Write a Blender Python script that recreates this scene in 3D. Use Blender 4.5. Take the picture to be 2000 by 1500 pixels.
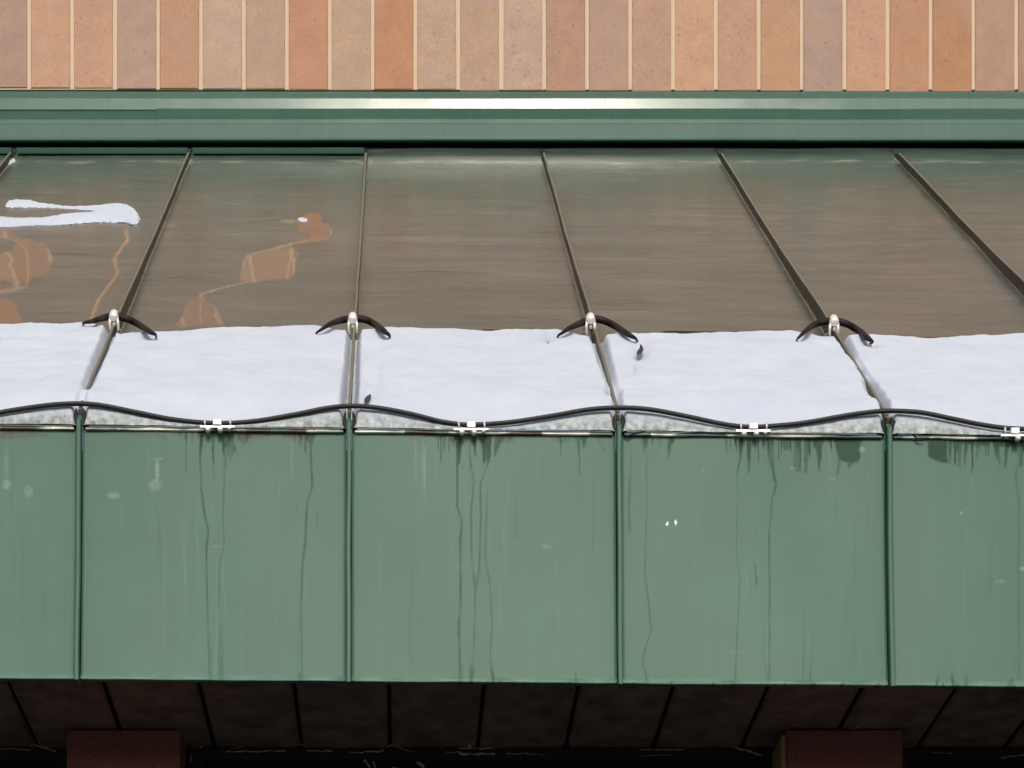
import bpy, math, random
import numpy as np
from mathutils import Vector, noise

random.seed(7); rng = np.random.default_rng(7)
for o in list(bpy.data.objects): bpy.data.objects.remove(o)
scene = bpy.context.scene
COL = scene.collection

# ------------------------------------------------------------------ camera
F, CX, HY = 4378.0, 779.0, 2965.0          # focal length and principal point, photograph pixels
cam_d = bpy.data.cameras.new('camera'); cam = bpy.data.objects.new('camera', cam_d); COL.objects.link(cam)
cam.location = (0, 0, 0); cam.rotation_euler = (math.pi/2, 0, 0)      # level camera, shift lens
cam_d.sensor_width = 36; cam_d.lens = F/2000*36
cam_d.shift_x = (1000-CX)/2000; cam_d.shift_y = (HY-750)/2000
cam_d.clip_start = 0.05; cam_d.clip_end = 2000
scene.camera = cam

# ------------------------------------------------------------------ world, sun, exposure
SUN_EL, SUN_AZ = math.radians(33), math.pi-0.05
world = bpy.data.worlds.new('World'); scene.world = world; world.use_nodes = True
wn = world.node_tree; bg = wn.nodes['Background']
sky = wn.nodes.new('ShaderNodeTexSky'); sky.sky_type = 'NISHITA'; sky.sun_disc = False
sky.sun_elevation = SUN_EL; sky.sun_rotation = SUN_AZ; sky.dust_density = 4; sky.air_density = 1.0; sky.ozone_density = 1.0
oc = wn.nodes.new('ShaderNodeMix'); oc.data_type = 'RGBA'; oc.inputs[0].default_value = .52      # thin high cloud: the blue is mostly veiled
bw = wn.nodes.new('ShaderNodeRGBToBW'); wn.links.new(sky.outputs[0], bw.inputs[0])
wn.links.new(sky.outputs[0], oc.inputs[6]); wn.links.new(bw.outputs[0], oc.inputs[7]); wn.links.new(oc.outputs[2], bg.inputs[0]); bg.inputs[1].default_value = 0.128
sd = bpy.data.lights.new('sun', 'SUN'); sd.energy = 1.12; sd.angle = math.radians(9); sd.color = (1, .91, .77)
sun = bpy.data.objects.new('sun', sd); COL.objects.link(sun)
sdir = Vector((math.sin(SUN_AZ)*math.cos(SUN_EL), math.cos(SUN_AZ)*math.cos(SUN_EL), math.sin(SUN_EL)))
sun.rotation_euler = sdir.to_track_quat('Z', 'Y').to_euler()
scene.view_settings.view_transform = 'Standard'; scene.view_settings.look = 'None'
scene.view_settings.gamma = 1; scene.view_settings.use_curve_mapping = False
scene.view_settings.exposure = 0.0

# ------------------------------------------------------------------ measures
PITCH = 0.42; X0 = -0.0775                 # seam spacing, one seam's x
KMIN, KMAX = -5, 7
YE, YW = 3.50, 5.42                        # eave, wall
TAN = math.tan(math.radians(40)); COS = math.cos(math.radians(40)); SIN = math.sin(math.radians(40))
ZE = 1.699
SEAM_H = 0.0255
XL, XR = X0+KMIN*PITCH, X0+KMAX*PITCH
def seamx(k): return X0+k*PITCH
def tilt(Y): return 0.011*np.clip((YW-Y)/(YW-YE), 0, 1.1)
def zroof(X, Y): return ZE + (Y-YE)*TAN - tilt(Y)*(X-0.1)
def rp(X, Y, h=0.0):                       # point h above the roof plane
    return (X, Y-h*SIN, zroof(X, Y)+h*COS)
def proj(x, y, z): return CX+F*x/y, HY-F*z/y
def at(px, py, Y): return ((px-CX)/F*Y, Y, (HY-py)/F*Y)
def on_roof(px, py, h=0.0):                # roof (X,Y) whose point h above the plane shows at a pixel
    Y = 4.0
    for _ in range(40):
        yy = Y-h*SIN
        X = (px-CX)/F*yy
        m = (HY-py)/F
        # ZE+(Y-YE)T - tilt*(X-.1) + hC = m*(Y-hS)
        a = ZE-YE*TAN-tilt(Y)*(X-.1)+h*COS+m*h*SIN
        Y = a/(m-TAN)
    return (px-CX)/F*(Y-h*SIN), Y

# ------------------------------------------------------------------ helpers
def tag(o, label=None, cat=None, group=None, kind=None):
    if label: o['label'] = label
    if cat: o['category'] = cat
    if group: o['group'] = group
    if kind: o['kind'] = kind
    return o
def empty(name, loc, label, cat, group=None):
    o = bpy.data.objects.new(name, None); COL.objects.link(o); o.location = loc; o.empty_display_size = .05
    return tag(o, label, cat, group)
def mobj(name, verts, faces, mat, parent=None, smooth=False, attrs=None):
    me = bpy.data.meshes.new(name)
    me.from_pydata([tuple(map(float, v)) for v in verts], [], [tuple(map(int, f)) for f in faces])
    me.update()
    if smooth: me.polygons.foreach_set('use_smooth', [True]*len(me.polygons))
    if attrs:
        for k, v in attrs.items():
            a = me.attributes.new(k, 'FLOAT', 'POINT'); a.data.foreach_set('value', np.asarray(v, dtype=np.float32).ravel())
    me.materials.append(mat)
    o = bpy.data.objects.new(name, me); COL.objects.link(o)
    if parent is not None:
        o.parent = parent
        t = Vector((0, 0, 0)); p = parent
        while p is not None: t += p.location; p = p.parent
        o.location = -t
    return o
class MB:
    def __init__(s): s.v = []; s.f = []
    def add(s, vs, fs):
        n = len(s.v); s.v += [tuple(v) for v in vs]; s.f += [tuple(i+n for i in f) for f in fs]
    def box(s, x0, x1, y0, y1, z0, z1):
        s.add([(x0,y0,z0),(x1,y0,z0),(x1,y1,z0),(x0,y1,z0),(x0,y0,z1),(x1,y0,z1),(x1,y1,z1),(x0,y1,z1)],
              [(0,3,2,1),(4,5,6,7),(0,1,5,4),(1,2,6,5),(2,3,7,6),(3,0,4,7)])
    def bbox(s, x0, x1, y0, y1, z0, z1, b=.002, jit=0):      # box, bevelled on the four edges of its front (-Y)
        j = lambda: random.uniform(-jit, jit)
        A = [(x0,y0+b,z0),(x1,y0+b,z0),(x1,y0+b,z1),(x0,y0+b,z1)]
        B = [(x0+b+j(),y0,z0+b+j()),(x1-b+j(),y0,z0+b+j()),(x1-b+j(),y0,z1-b+j()),(x0+b+j(),y0,z1-b+j())]
        C = [(x0,y1,z0),(x1,y1,z0),(x1,y1,z1),(x0,y1,z1)]
        fs = [(4,5,6,7)]
        for i in range(4):
            k = (i+1) % 4
            fs += [(i,k,4+k,4+i), (8+i,8+k,k,i)]
        s.add(A+B+C, fs+[(11,10,9,8)])
    def tube(s, pts, r, n=10, flat=1.0, cap=True):
        P = [Vector(p) for p in pts]; rings = []
        for i, p in enumerate(P):
            d = (P[min(i+1, len(P)-1)]-P[max(i-1, 0)]).normalized()
            up = Vector((0, -SIN, COS)) if abs(d.dot(Vector((0, -SIN, COS)))) < .9 else Vector((1, 0, 0))
            a = d.cross(up).normalized(); b = a.cross(d).normalized()
            rr = r[i] if hasattr(r, '__len__') else r
            rings.append([p+a*math.cos(t)*rr+b*math.sin(t)*rr*flat for t in [2*math.pi*j/n for j in range(n)]])
        vs = [q for R in rings for q in R]; fs = []
        for i in range(len(P)-1):
            for j in range(n):
                k = (j+1) % n; fs.append((i*n+j, i*n+k, (i+1)*n+k, (i+1)*n+j))
        if cap: fs += [tuple(range(n-1, -1, -1)), tuple(range((len(P)-1)*n, len(P)*n))]
        s.add(vs, fs)
    def build(s, name, mat, parent=None, smooth=False): return mobj(name, s.v, s.f, mat, parent, smooth)
def grid_faces(nu, nv, off=0, flip=False):
    i, j = np.meshgrid(np.arange(nu-1), np.arange(nv-1), indexing='ij')
    a = (i*nv+j).ravel()+off
    f = np.stack([a, a+nv, a+nv+1, a+1], 1)
    return f[:, ::-1] if flip else f
def vnoise(a, b, seed=0.0):
    return np.array([noise.noise((x, y, seed)) for x, y in zip(a.ravel(), b.ravel())]).reshape(a.shape)
def smooth01(t): t = np.clip(t, 0, 1); return t*t*(3-2*t)
def s2l(c):
    c = np.array(c)/255.0
    return np.where(c <= .04045, c/12.92, ((c+.055)/1.055)**2.4)
def seg_dist(px, py, poly):                # distance to polyline and parameter 0..1 along it
    best = np.full(px.shape, 1e9); par = np.zeros(px.shape)
    P = np.array(poly, float); L = np.hypot(*(P[1:]-P[:-1]).T); T = L.sum(); acc = 0
    for a, b, l in zip(P[:-1], P[1:], L):
        d = b-a; t = np.clip(((px-a[0])*d[0]+(py-a[1])*d[1])/(l*l+1e-9), 0, 1)
        q = np.hypot(px-a[0]-t*d[0], py-a[1]-t*d[1]); m = q < best
        best = np.where(m, q, best); par = np.where(m, (acc+t*l)/T, par); acc += l
    return best, par
def inside(px, py, poly):
    r = np.zeros(px.shape, bool); n = len(poly)
    for i in range(n):
        x1, y1 = poly[i]; x2, y2 = poly[(i+1) % n]
        if y1 == y2: continue
        c = ((y1 > py) != (y2 > py)) & (px < (x2-x1)*(py-y1)/(y2-y1)+x1); r ^= c
    return r
def sdf(px, py, poly):                     # positive inside
    d, _ = seg_dist(px, py, list(poly)+[poly[0]])
    return np.where(inside(px, py, poly), d, -d)

# ------------------------------------------------------------------ materials
class M:
    def __init__(s, name, rough=.5, base=(.5,.5,.5), metal=0, spec=.5):
        s.m = bpy.data.materials.new(name); s.m.use_nodes = True; s.t = s.m.node_tree
        s.b = s.t.nodes['Principled BSDF']; s.b.inputs['Roughness'].default_value = rough
        s.b.inputs['Base Color'].default_value = (*base, 1); s.b.inputs['Metallic'].default_value = metal
        s.b.inputs['Specular IOR Level'].default_value = spec
    def n(s, t, **k):
        x = s.t.nodes.new(t)
        for a, v in k.items(): setattr(x, a, v)
        return x
    def l(s, a, b): s.t.links.new(a, b)
    def set(s, sock, v):
        if hasattr(v, 'is_output'): s.l(v, sock)
        elif isinstance(v, tuple) and len(v) == 3 and sock.type == 'RGBA': sock.default_value = (*v, 1)
        elif sock.type == 'RGBA': sock.default_value = (v, v, v, 1)
        else: sock.default_value = v
    def coord(s, scale=(1,1,1), kind='Object'):
        g = s.n('ShaderNodeNewGeometry') if kind == 'World' else s.n('ShaderNodeTexCoord')
        mp = s.n('ShaderNodeMapping'); mp.inputs['Scale'].default_value = scale
        s.l(g.outputs['Position' if kind == 'World' else kind], mp.inputs[0]); return mp.outputs[0]
    def noise(s, scale, detail=3, rough=.55, co=None, dist=0):
        x = s.n('ShaderNodeTexNoise'); x.inputs['Scale'].default_value = scale; x.inputs['Detail'].default_value = detail
        x.inputs['Roughness'].default_value = rough; x.inputs['Distortion'].default_value = dist
        if co is not None: s.l(co, x.inputs['Vector'])
        return x.outputs['Fac']
    def ramp(s, fac, lo, hi, a=0.0, b=1.0):
        x = s.n('ShaderNodeMapRange'); s.set(x.inputs[0], fac)
        for i, v in zip((1, 2, 3, 4), (lo, hi, a, b)): x.inputs[i].default_value = v
        return x.outputs[0]
    def mix(s, fac, a, b, mode='MIX'):
        x = s.n('ShaderNodeMix'); x.data_type = 'RGBA'; x.blend_type = mode
        s.set(x.inputs[0], fac); s.set(x.inputs[6], a); s.set(x.inputs[7], b); return x.outputs[2]
    def math(s, op, a, b=0.0, c=0.0):
        x = s.n('ShaderNodeMath', operation=op); s.set(x.inputs[0], a); s.set(x.inputs[1], b); s.set(x.inputs[2], c); return x.outputs[0]
    def attr(s, name): x = s.n('ShaderNodeAttribute'); x.attribute_name = name; return x.outputs['Fac']
    def base(s, v): s.set(s.b.inputs['Base Color'], v)
    def rough(s, v): s.set(s.b.inputs['Roughness'], v)
    def bump(s, h, strength=.3, dist=.002):
        x = s.n('ShaderNodeBump'); x.inputs['Strength'].default_value = strength; x.inputs['Distance'].default_value = dist
        s.l(h, x.inputs['Height']); s.l(x.outputs[0], s.b.inputs['Normal'])

GREEN = (.055, .142, .102)
def m_brick():
    m = M('fired_clay', .85, spec=.25)
    oi = m.n('ShaderNodeObjectInfo'); col = oi.outputs['Color']
    co = m.coord(kind='World')
    a = m.noise(260, 3, .6, co); b = m.noise(22, 4, .6, co); c = m.noise(110, 2, .5, m.coord((1, 1, 1.0), 'World')); st = m.noise(9, 3, .6, m.coord((1,1,.5), 'World'))
    x = m.mix(m.ramp(b, .3, .7), m.mix(1, col, (.92,.90,.89), 'MULTIPLY'), m.mix(1, col, (1.08,1.06,1.02), 'MULTIPLY'))
    x = m.mix(m.ramp(a, .42, .64, 0, .22), x, (.22,.14,.10))
    x = m.mix(m.ramp(c, .62, .74, 0, .36), x, (.15,.08,.06))
    x = m.mix(m.ramp(c, .26, .33, .3, 0), x, (.62,.46,.34))
    x = m.mix(m.ramp(st, .55, .72, 0, .45), x, (.42,.29,.24))
    bl = m.noise(13, 4, .6, m.coord((1, 3, .8), 'World'), 1.2); x = m.mix(m.ramp(bl, .56, .68, 0, .40), x, (.52,.30,.17)); x = m.mix(m.ramp(bl, .30, .42, .35, 0), x, (.36,.27,.24))
    m.base(x); m.bump(m.math('ADD', a, m.math('MULTIPLY', c, .7)), .5, .0012); return m.m
def m_mortar():
    m = M('mortar', .95, spec=.1); co = m.coord(kind='World')
    a = m.noise(300, 3, .6, co); b = m.noise(30, 3, .6, co)
    m.base(m.mix(m.ramp(b, .3, .7), m.mix(a, (.58,.44,.33), (.70,.55,.42)), (.66,.50,.38))); m.bump(a, .5, .001); return m.m
def m_green(name='green_paint', base=GREEN, rough=.33, amp=1.0, strk=.12):
    m = M(name, rough, spec=.5); co = m.coord(kind='World')
    a = m.noise(6, 4, .6, co); b = m.noise(500, 2, .5, co); c = m.noise(12, 3, .6, m.coord((6, 1, .25), 'World'))
    x = m.mix(m.ramp(a, .3, .7), tuple(v*.93 for v in base), tuple(v*1.08 for v in base))
    x = m.mix(m.ramp(c, .5, .8, 0, strk), x, (.17,.24,.21))
    m.base(x); m.rough(m.ramp(a, .3, .7, rough-.05, rough+.07)); m.bump(b, .05*amp, .0005); return m
def m_fascia():
    m = m_green('weathered_green_paint', GREEN, .45)
    src = m.b.inputs['Base Color'].links[0].from_socket
    co = m.coord(kind='World'); g = m.noise(700, 2, .6, co); big = m.noise(2.5, 3, .5, co)
    x = m.mix(m.ramp(big, .35, .65, 0, .25), src, tuple(v*1.18 for v in GREEN))
    x = m.mix(m.ramp(g, .3, .7, 0, .12), x, (.04,.07,.05))
    x = m.mix(m.math('MULTIPLY', m.attr('scuff_hemlight'), .75), x, (.27,.40,.35))
    x = m.mix(m.math('MULTIPLY', m.math('POWER', m.attr('wet'), 1.3), .93), x, (.020,.036,.014))
    x = m.mix(m.math('MULTIPLY', m.attr('rust'), .85), x, (.075,.034,.017))
    x = m.mix(m.attr('chip'), x, (.9,.9,.85))
    m.base(x); m.rough(m.math('ADD', .43, m.math('MULTIPLY', m.attr('wet'), .2)))
    m.set(m.b.inputs['Specular IOR Level'], m.math('SUBTRACT', .25, m.math('MULTIPLY', m.attr('wet'), .12)))
    return m.m
def m_roof():
    m = M('wet_roof_paint', .3, spec=.5)
    sl = m.n('ShaderNodeMapping'); sl.inputs['Rotation'].default_value = (-math.radians(40), 0, 0)
    g = m.n('ShaderNodeNewGeometry'); m.l(g.outputs['Position'], sl.inputs[0])
    mp = m.n('ShaderNodeMapping'); mp.inputs['Scale'].default_value = (.55, 3.6, 3.6); m.l(sl.outputs[0], mp.inputs[0])
    mp2 = m.n('ShaderNodeMapping'); mp2.inputs['Scale'].default_value = (1.0, 2.2, 2.2); m.l(sl.outputs[0], mp2.inputs[0])
    a = m.noise(6, 6, .68, mp.outputs[0], .8); b = m.noise(2.2, 3, .5, mp2.outputs[0]); f = m.noise(420, 2, .6, m.coord(kind='World'))
    d = m.noise(11, 4, .65, mp.outputs[0], .9)
    wet = m.attr('wet')
    x = m.mix(m.ramp(a, .36, .64), (.036,.064,.066), (.106,.132,.134))
    x = m.mix(m.ramp(b, .35, .65, 0, .5), x, (.062,.092,.076))
    x = m.mix(m.math('MULTIPLY', m.attr('ledge_tint'), m.ramp(a, .25, .75, .55, .95)), x, (.034,.074,.050))
    x = m.mix(m.ramp(f, .35, .7, 0, .42), x, (.15,.155,.14))
    x = m.mix(m.ramp(d, .58, .68, 0, .6), x, (.022,.024,.02))
    x = m.mix(m.attr('grime'), x, (.035,.05,.04))
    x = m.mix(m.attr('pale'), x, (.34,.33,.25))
    x = m.mix(m.math('MULTIPLY', wet, .7), x, (.21,.135,.08))  # orange brick reflection also painted into the wet patches
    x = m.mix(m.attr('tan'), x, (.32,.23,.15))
    m.base(x)
    m.rough(m.mix(wet, m.ramp(b, .35, .65, .19, .29), .045))
    h = m.math('ADD', a, m.math('MULTIPLY', f, .10))
    bp = m.n('ShaderNodeBump'); bp.inputs['Distance'].default_value = .0012
    m.l(h, bp.inputs['Height']); m.set(bp.inputs['Strength'], m.math('SUBTRACT', .85, m.math('MULTIPLY', wet, .76))); m.l(bp.outputs[0], m.b.inputs['Normal'])
    return m.m
def m_seam():
    m = M('grimy_brick_tint_seam', .5, spec=.4); co = m.coord(kind='World')
    a = m.noise(60, 4, .6, co)
    x = m.mix(m.ramp(a, .35, .65), (.050,.040,.032), (.105,.090,.072))  # brown sides: mirrored brick painted in along with grime
    x = m.mix(m.attr('top'), x, (.16,.165,.13)); m.base(x); m.bump(a, .3, .001); return m.m  # light on the seam top painted as a paler strip
def m_snow():
    m = M('old_snow', .75, spec=.2); co = m.coord(kind='World')
    a = m.noise(14, 4, .6, co); f = m.noise(350, 3, .7, co); ice = m.attr('ice'); g = m.noise(90, 4, .7, co)
    x = m.mix(m.ramp(a, .3, .7), (.53,.59,.705), (.605,.655,.755))
    icec = m.mix(m.ramp(g, .35, .65), (.13,.17,.15), (.50,.56,.57))
    x = m.mix(ice, x, icec); x = m.mix(m.attr('dirt'), x, (.16,.13,.13))
    m.base(x); m.rough(m.mix(ice, .8, .25))
    m.b.inputs['Subsurface Weight'].default_value = .15; m.b.inputs['Subsurface Radius'].default_value = (.006,.008,.01); m.b.inputs['Subsurface Scale'].default_value = 1
    m.bump(m.math('ADD', m.math('MULTIPLY', f, .5), m.noise(40, 4, .65, co)), .16, .003); return m.m
def m_plain(name, base, rough, metal=0, var=.2, scale=80, bump=.2, spec=.5):
    m = M(name, rough, base, metal, spec); co = m.coord(kind='World'); a = m.noise(scale, 4, .6, co)
    m.base(m.mix(m.ramp(a, .3, .7), tuple(v*(1-var) for v in base), tuple(v*(1+var) for v in base)))
    m.bump(a, bump, .001); return m.m
MB_brick, MB_mortar = m_brick(), m_mortar()
G_LEDGE = m_green('ledge_green_paint', (.066,.148,.114), .11); G_LEDGE.b.inputs['Specular IOR Level'].default_value = .28; G_LEDGE = G_LEDGE.m
G_SEAM = m_green('seam_green_paint', (.052,.128,.09), .5); G_SEAM.b.inputs['Specular IOR Level'].default_value = .3; G_SEAM = G_SEAM.m
M_FASC, M_ROOF, M_SEAM, M_SNOW = m_fascia(), m_roof(), m_seam(), m_snow()
M_CABLE = m_plain('black_cable_sheath', (.011,.009,.012), .55, var=.3, scale=200, bump=.15)
M_CABLE2 = m_plain('dark_brown_cable_sheath', (.016,.009,.009), .6, var=.3, scale=200, bump=.3, spec=.3)
M_GALV = m_plain('galvanised_steel', (.95,.93,.90), .36, metal=.35, var=.08, scale=300)
M_DARK = m_plain('void_black', (.012,.011,.011), .8)
M_SOFFIT = m_plain('brown_soffit_paint', (.165,.130,.105), .6, var=.5, scale=22)
M_PIER = m_plain('dark_red_brick_face', (.20,.075,.062), .8, var=.35, scale=250, bump=.4)
M_TAN = m_plain('tan_edge', (.34,.22,.13), .9)
M_SCRAP = m_plain('pale_scrap', (.36,.34,.31), .9, var=.35, scale=200)
M_FRAME = m_plain('dark_window_frame', (.010,.009,.009), .5)
M_GLASS = M('dark_glass', .05, (.004,.005,.006)).m
M_GROUND = m_plain('wet_asphalt', (.055,.055,.055), .8, var=.3, scale=3)
M_LEAF = m_plain('dead_leaf', (.05,.03,.03), .8)
def m_drip():
    m = M('worn_edge_metal', .3, spec=.6); co = m.coord((.35, 1, 1), 'World')
    a = m.noise(26, 3, .6, co); bare = m.math('MULTIPLY', m.ramp(a, .44, .54), m.attr('bare'))
    x = m.mix(bare, (.085,.14,.105), (.95,.92,.80)); x = m.mix(m.attr('rust'), x, (.10,.05,.03))
    m.base(x); m.set(m.b.inputs['Metallic'], m.math('MULTIPLY', bare, .5)); m.rough(m.math('SUBTRACT', .45, m.math('MULTIPLY', bare, .2))); return m.m
M_DRIP = m_drip()

# ------------------------------------------------------------------ ground
gr = mobj('ground', [(-150,-150,-1.6),(150,-150,-1.6),(150,150,-1.6),(-150,150,-1.6)], [(0,1,2,3)], M_GROUND)
tag(gr, 'dark wet asphalt in front of the building', kind='structure')

# ------------------------------------------------------------------ brick wall
BP = 83.83*YW/F                            # brick pitch
BX0 = (57-CX)/F*YW; JW = .0088
ZB = (HY-176)/F*YW                         # underside of the brick
BH = .294
wall = empty('brick_wall', (0, YW, ZB), 'wall of tall tan and orange bricks set on end above the green ledge', 'wall')
cols = [(172,140,126),(197,152,122),(196,150,120),(176,146,134),(190,143,108),(188,160,143),(185,152,130),(193,136,102),(187,158,134),(192,131,92),
 (187,158,137),(185,152,130),(188,158,142),(181,138,116),(180,145,128),(186,147,124),(204,156,122),(192,148,120),(191,146,108),(172,145,133),
 (198,150,120),(191,138,100),(185,131,88),(180,142,120),(176,134,110)]
protos = []
for q in range(6):
    b = MB(); b.bbox(-BP/2+JW/2, BP/2-JW/2, 0, .05, 0, BH, .0022, .0009)
    protos.append(b)
n0, n1 = -14, 38
first = {}
for row in range(3):
    for i in range(n0, n1):
        q = random.randrange(6); name = 'brick'
        if q not in first:
            o = protos[q].build(name, MB_brick, wall); first[q] = o.data
        else:
            o = bpy.data.objects.new(name, first[q]); COL.objects.link(o); o.parent = wall
        cc = cols[i+1] if row == 0 and 0 <= i+1 < len(cols) else cols[random.randrange(len(cols))]
        o.location = (BX0+(i+.5)*BP+random.uniform(-.0006,.0006), random.uniform(-.0010,.0010), row*(BH+.01)+(random.uniform(-.0016,.0016)-.0008*(i-10)*.5 if row == 0 else 0))
        o.rotation_euler = (random.uniform(-.003,.003), random.uniform(-.002,.002), random.uniform(-.004,.004))
        lin = s2l(cc)*np.array([1.03,1.02,1.02]); lin = lin*.70+lin.mean()*np.array([.355,.298,.262]); lin = lin*min(1, .56/lin.max())
        o.color = (*[float(v) for v in lin], 1)
up = MB()
# upper courses: out of the frame, seen mirrored in the wet roof
for row in range(3, 15):
    for i in range(n0, n1):
        z = ZB+row*(BH+.01); x = BX0+(i+.5)*BP
        up.bbox(x-BP/2+JW/2, x+BP/2-JW/2, YW+random.uniform(-.001,.001), YW+.05, z, z+BH, .002, .0008)
u = up.build('upper_brickwork', MB_brick, wall); u['kind'] = 'stuff'; u.color = (*[float(v) for v in s2l((190,146,117))], 1)
mo = MB(); mo.box(BX0+n0*BP, BX0+n1*BP, YW+.0026, YW+.25, ZB+.003, ZB+15*(BH+.01)); mo.build('mortar', MB_mortar, wall)

# ------------------------------------------------------------------ ledge flashing between bricks and roof
def profile_part(name, pts, x0, x1, mat, parent, dz0=0, dz1=0, dy=0, nx=24, bend=.0):
    xs = np.linspace(x0, x1, nx); V = []; n = len(pts)
    for i, x in enumerate(xs):
        w = bend*math.sin(x*9+dy*900)
        for (y, z) in pts: V.append((x, y+dy+w, z+dz0+(dz1-dz0)*i/(nx-1)))
    Fs = [(i*n+j, (i+1)*n+j, (i+1)*n+j+1, i*n+j+1) for i in range(nx-1) for j in range(n-1)]
    o = mobj(name, V, Fs, mat, parent)
    return o
def zat(py, Y): return (HY-py)/F*Y
ledge = empty('metal_ledge', (0, YW-.03, zat(240, YW)), 'stepped green metal ledge running between the bricks and the roof', 'ledge')
A = [(YW+.03, zat(176, YW)), (YW-.004, zat(179, YW-.004)), (YW-.0075, zat(181, YW-.008)), (YW-.009, zat(191, YW-.009)), (YW-.012, zat(192.5, YW-.012))]
y1 = YW-.0115; y2 = y1-.0009
A = [(YW+.03, zat(176, YW)), (YW-.006, zat(179, YW-.006)), (YW-.0085, zat(181, YW-.0085)), (YW-.0058, zat(191, YW-.0058)), (y1, zat(192.5, y1))]
A += [(y2, zat(213.5, y2)), (y2+.0008, zat(215, y2)), (y2+.006, zat(215.5, y2+.006))]
xs_up = [XL, (210-CX)/F*5.4, (535-CX)/F*5.4, (1183-CX)/F*5.4, (1895-CX)/F*5.4, XR]
for i in range(5):
    profile_part('upper_trim', A, xs_up[i]+.0002, xs_up[i+1]-.0002, G_LEDGE, ledge, dy=random.uniform(-.0005,.0005), bend=.0004)
y3 = YW-.0065; 
y3 = y2+.0010; y4 = y3+.0066
y5 = y4-.0058; y6 = y5-.0009; y7 = y6+.0046
Bp = [(y3, zat(213, y3)), (y4, zat(233.5, y4)), (y5, zat(235.5, y5)), (y6, zat(242, y6)), (y6+.0004, zat(243, y6)), (y7, zat(269, y7)),
      (y7-.002, zat(270.5, y7)), (y7-.0034, zat(274.5, y7)), (y7-.0026, zat(276, y7)), (y7+.002, zat(275, y7)), (y7+.01, zat(274, y7))]
xs_lo = [XL, (305-CX)/F*5.4, (1560-CX)/F*5.4, XR]
for i in range(3):
    profile_part('lower_trim', Bp, xs_lo[i]+.0002, xs_lo[i+1]-.0002, G_LEDGE, ledge, dy=[.0, -.002, -.001][i], dz0=[.0006,0,0][i], dz1=[.0006,0,.0006][i], bend=.0003)
bk = MB(); bk.box(XL, XR, YW+.032, YW+.06, zat(330, YW), ZB+.002); bk.build('backing', M_DARK, ledge)

# ------------------------------------------------------------------ metal roof
roof = empty('metal_roof', (X0, YE, ZE), 'sloping green standing seam metal roof with wet brown sheen below the ledge', 'roof')
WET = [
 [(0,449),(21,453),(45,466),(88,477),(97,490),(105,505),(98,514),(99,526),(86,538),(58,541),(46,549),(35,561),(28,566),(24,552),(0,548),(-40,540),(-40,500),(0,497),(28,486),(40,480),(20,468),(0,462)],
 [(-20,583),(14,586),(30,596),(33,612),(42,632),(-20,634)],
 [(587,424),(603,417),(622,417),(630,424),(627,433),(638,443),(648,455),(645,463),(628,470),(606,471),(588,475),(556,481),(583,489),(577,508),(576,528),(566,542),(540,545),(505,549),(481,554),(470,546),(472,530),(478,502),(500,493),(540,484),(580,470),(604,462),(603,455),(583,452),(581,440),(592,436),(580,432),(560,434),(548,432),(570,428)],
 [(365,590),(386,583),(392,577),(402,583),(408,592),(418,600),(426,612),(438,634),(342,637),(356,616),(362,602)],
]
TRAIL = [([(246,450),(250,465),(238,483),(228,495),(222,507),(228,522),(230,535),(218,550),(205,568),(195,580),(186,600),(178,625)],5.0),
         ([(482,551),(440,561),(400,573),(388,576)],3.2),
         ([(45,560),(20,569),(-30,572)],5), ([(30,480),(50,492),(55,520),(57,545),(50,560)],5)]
TANL = [([(480,501),(500,493),(530,486),(556,480),(585,473),(610,470),(632,466)],2.6), ([(566,486),(567,505),(564,522),(561,541)],3.4), ([(481,540),(479,552),(440,561),(400,573),(390,577),(396,588)],2.6),  # tan patch rims and trails; some lines are mirrored mortar joints painted in
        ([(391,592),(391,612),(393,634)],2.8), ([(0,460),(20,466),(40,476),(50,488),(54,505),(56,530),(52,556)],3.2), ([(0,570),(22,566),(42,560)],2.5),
        ([(247,455),(249,468),(237,484),(226,500),(224,515),(231,532),(217,552),(204,568),(194,582),(184,604),(178,625)],3.0), ([(548,432),(575,430)],2), ([(470,548),(474,530),(478,505)],1.6), ([(640,437),(648,455),(640,466)],1.2)]
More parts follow.
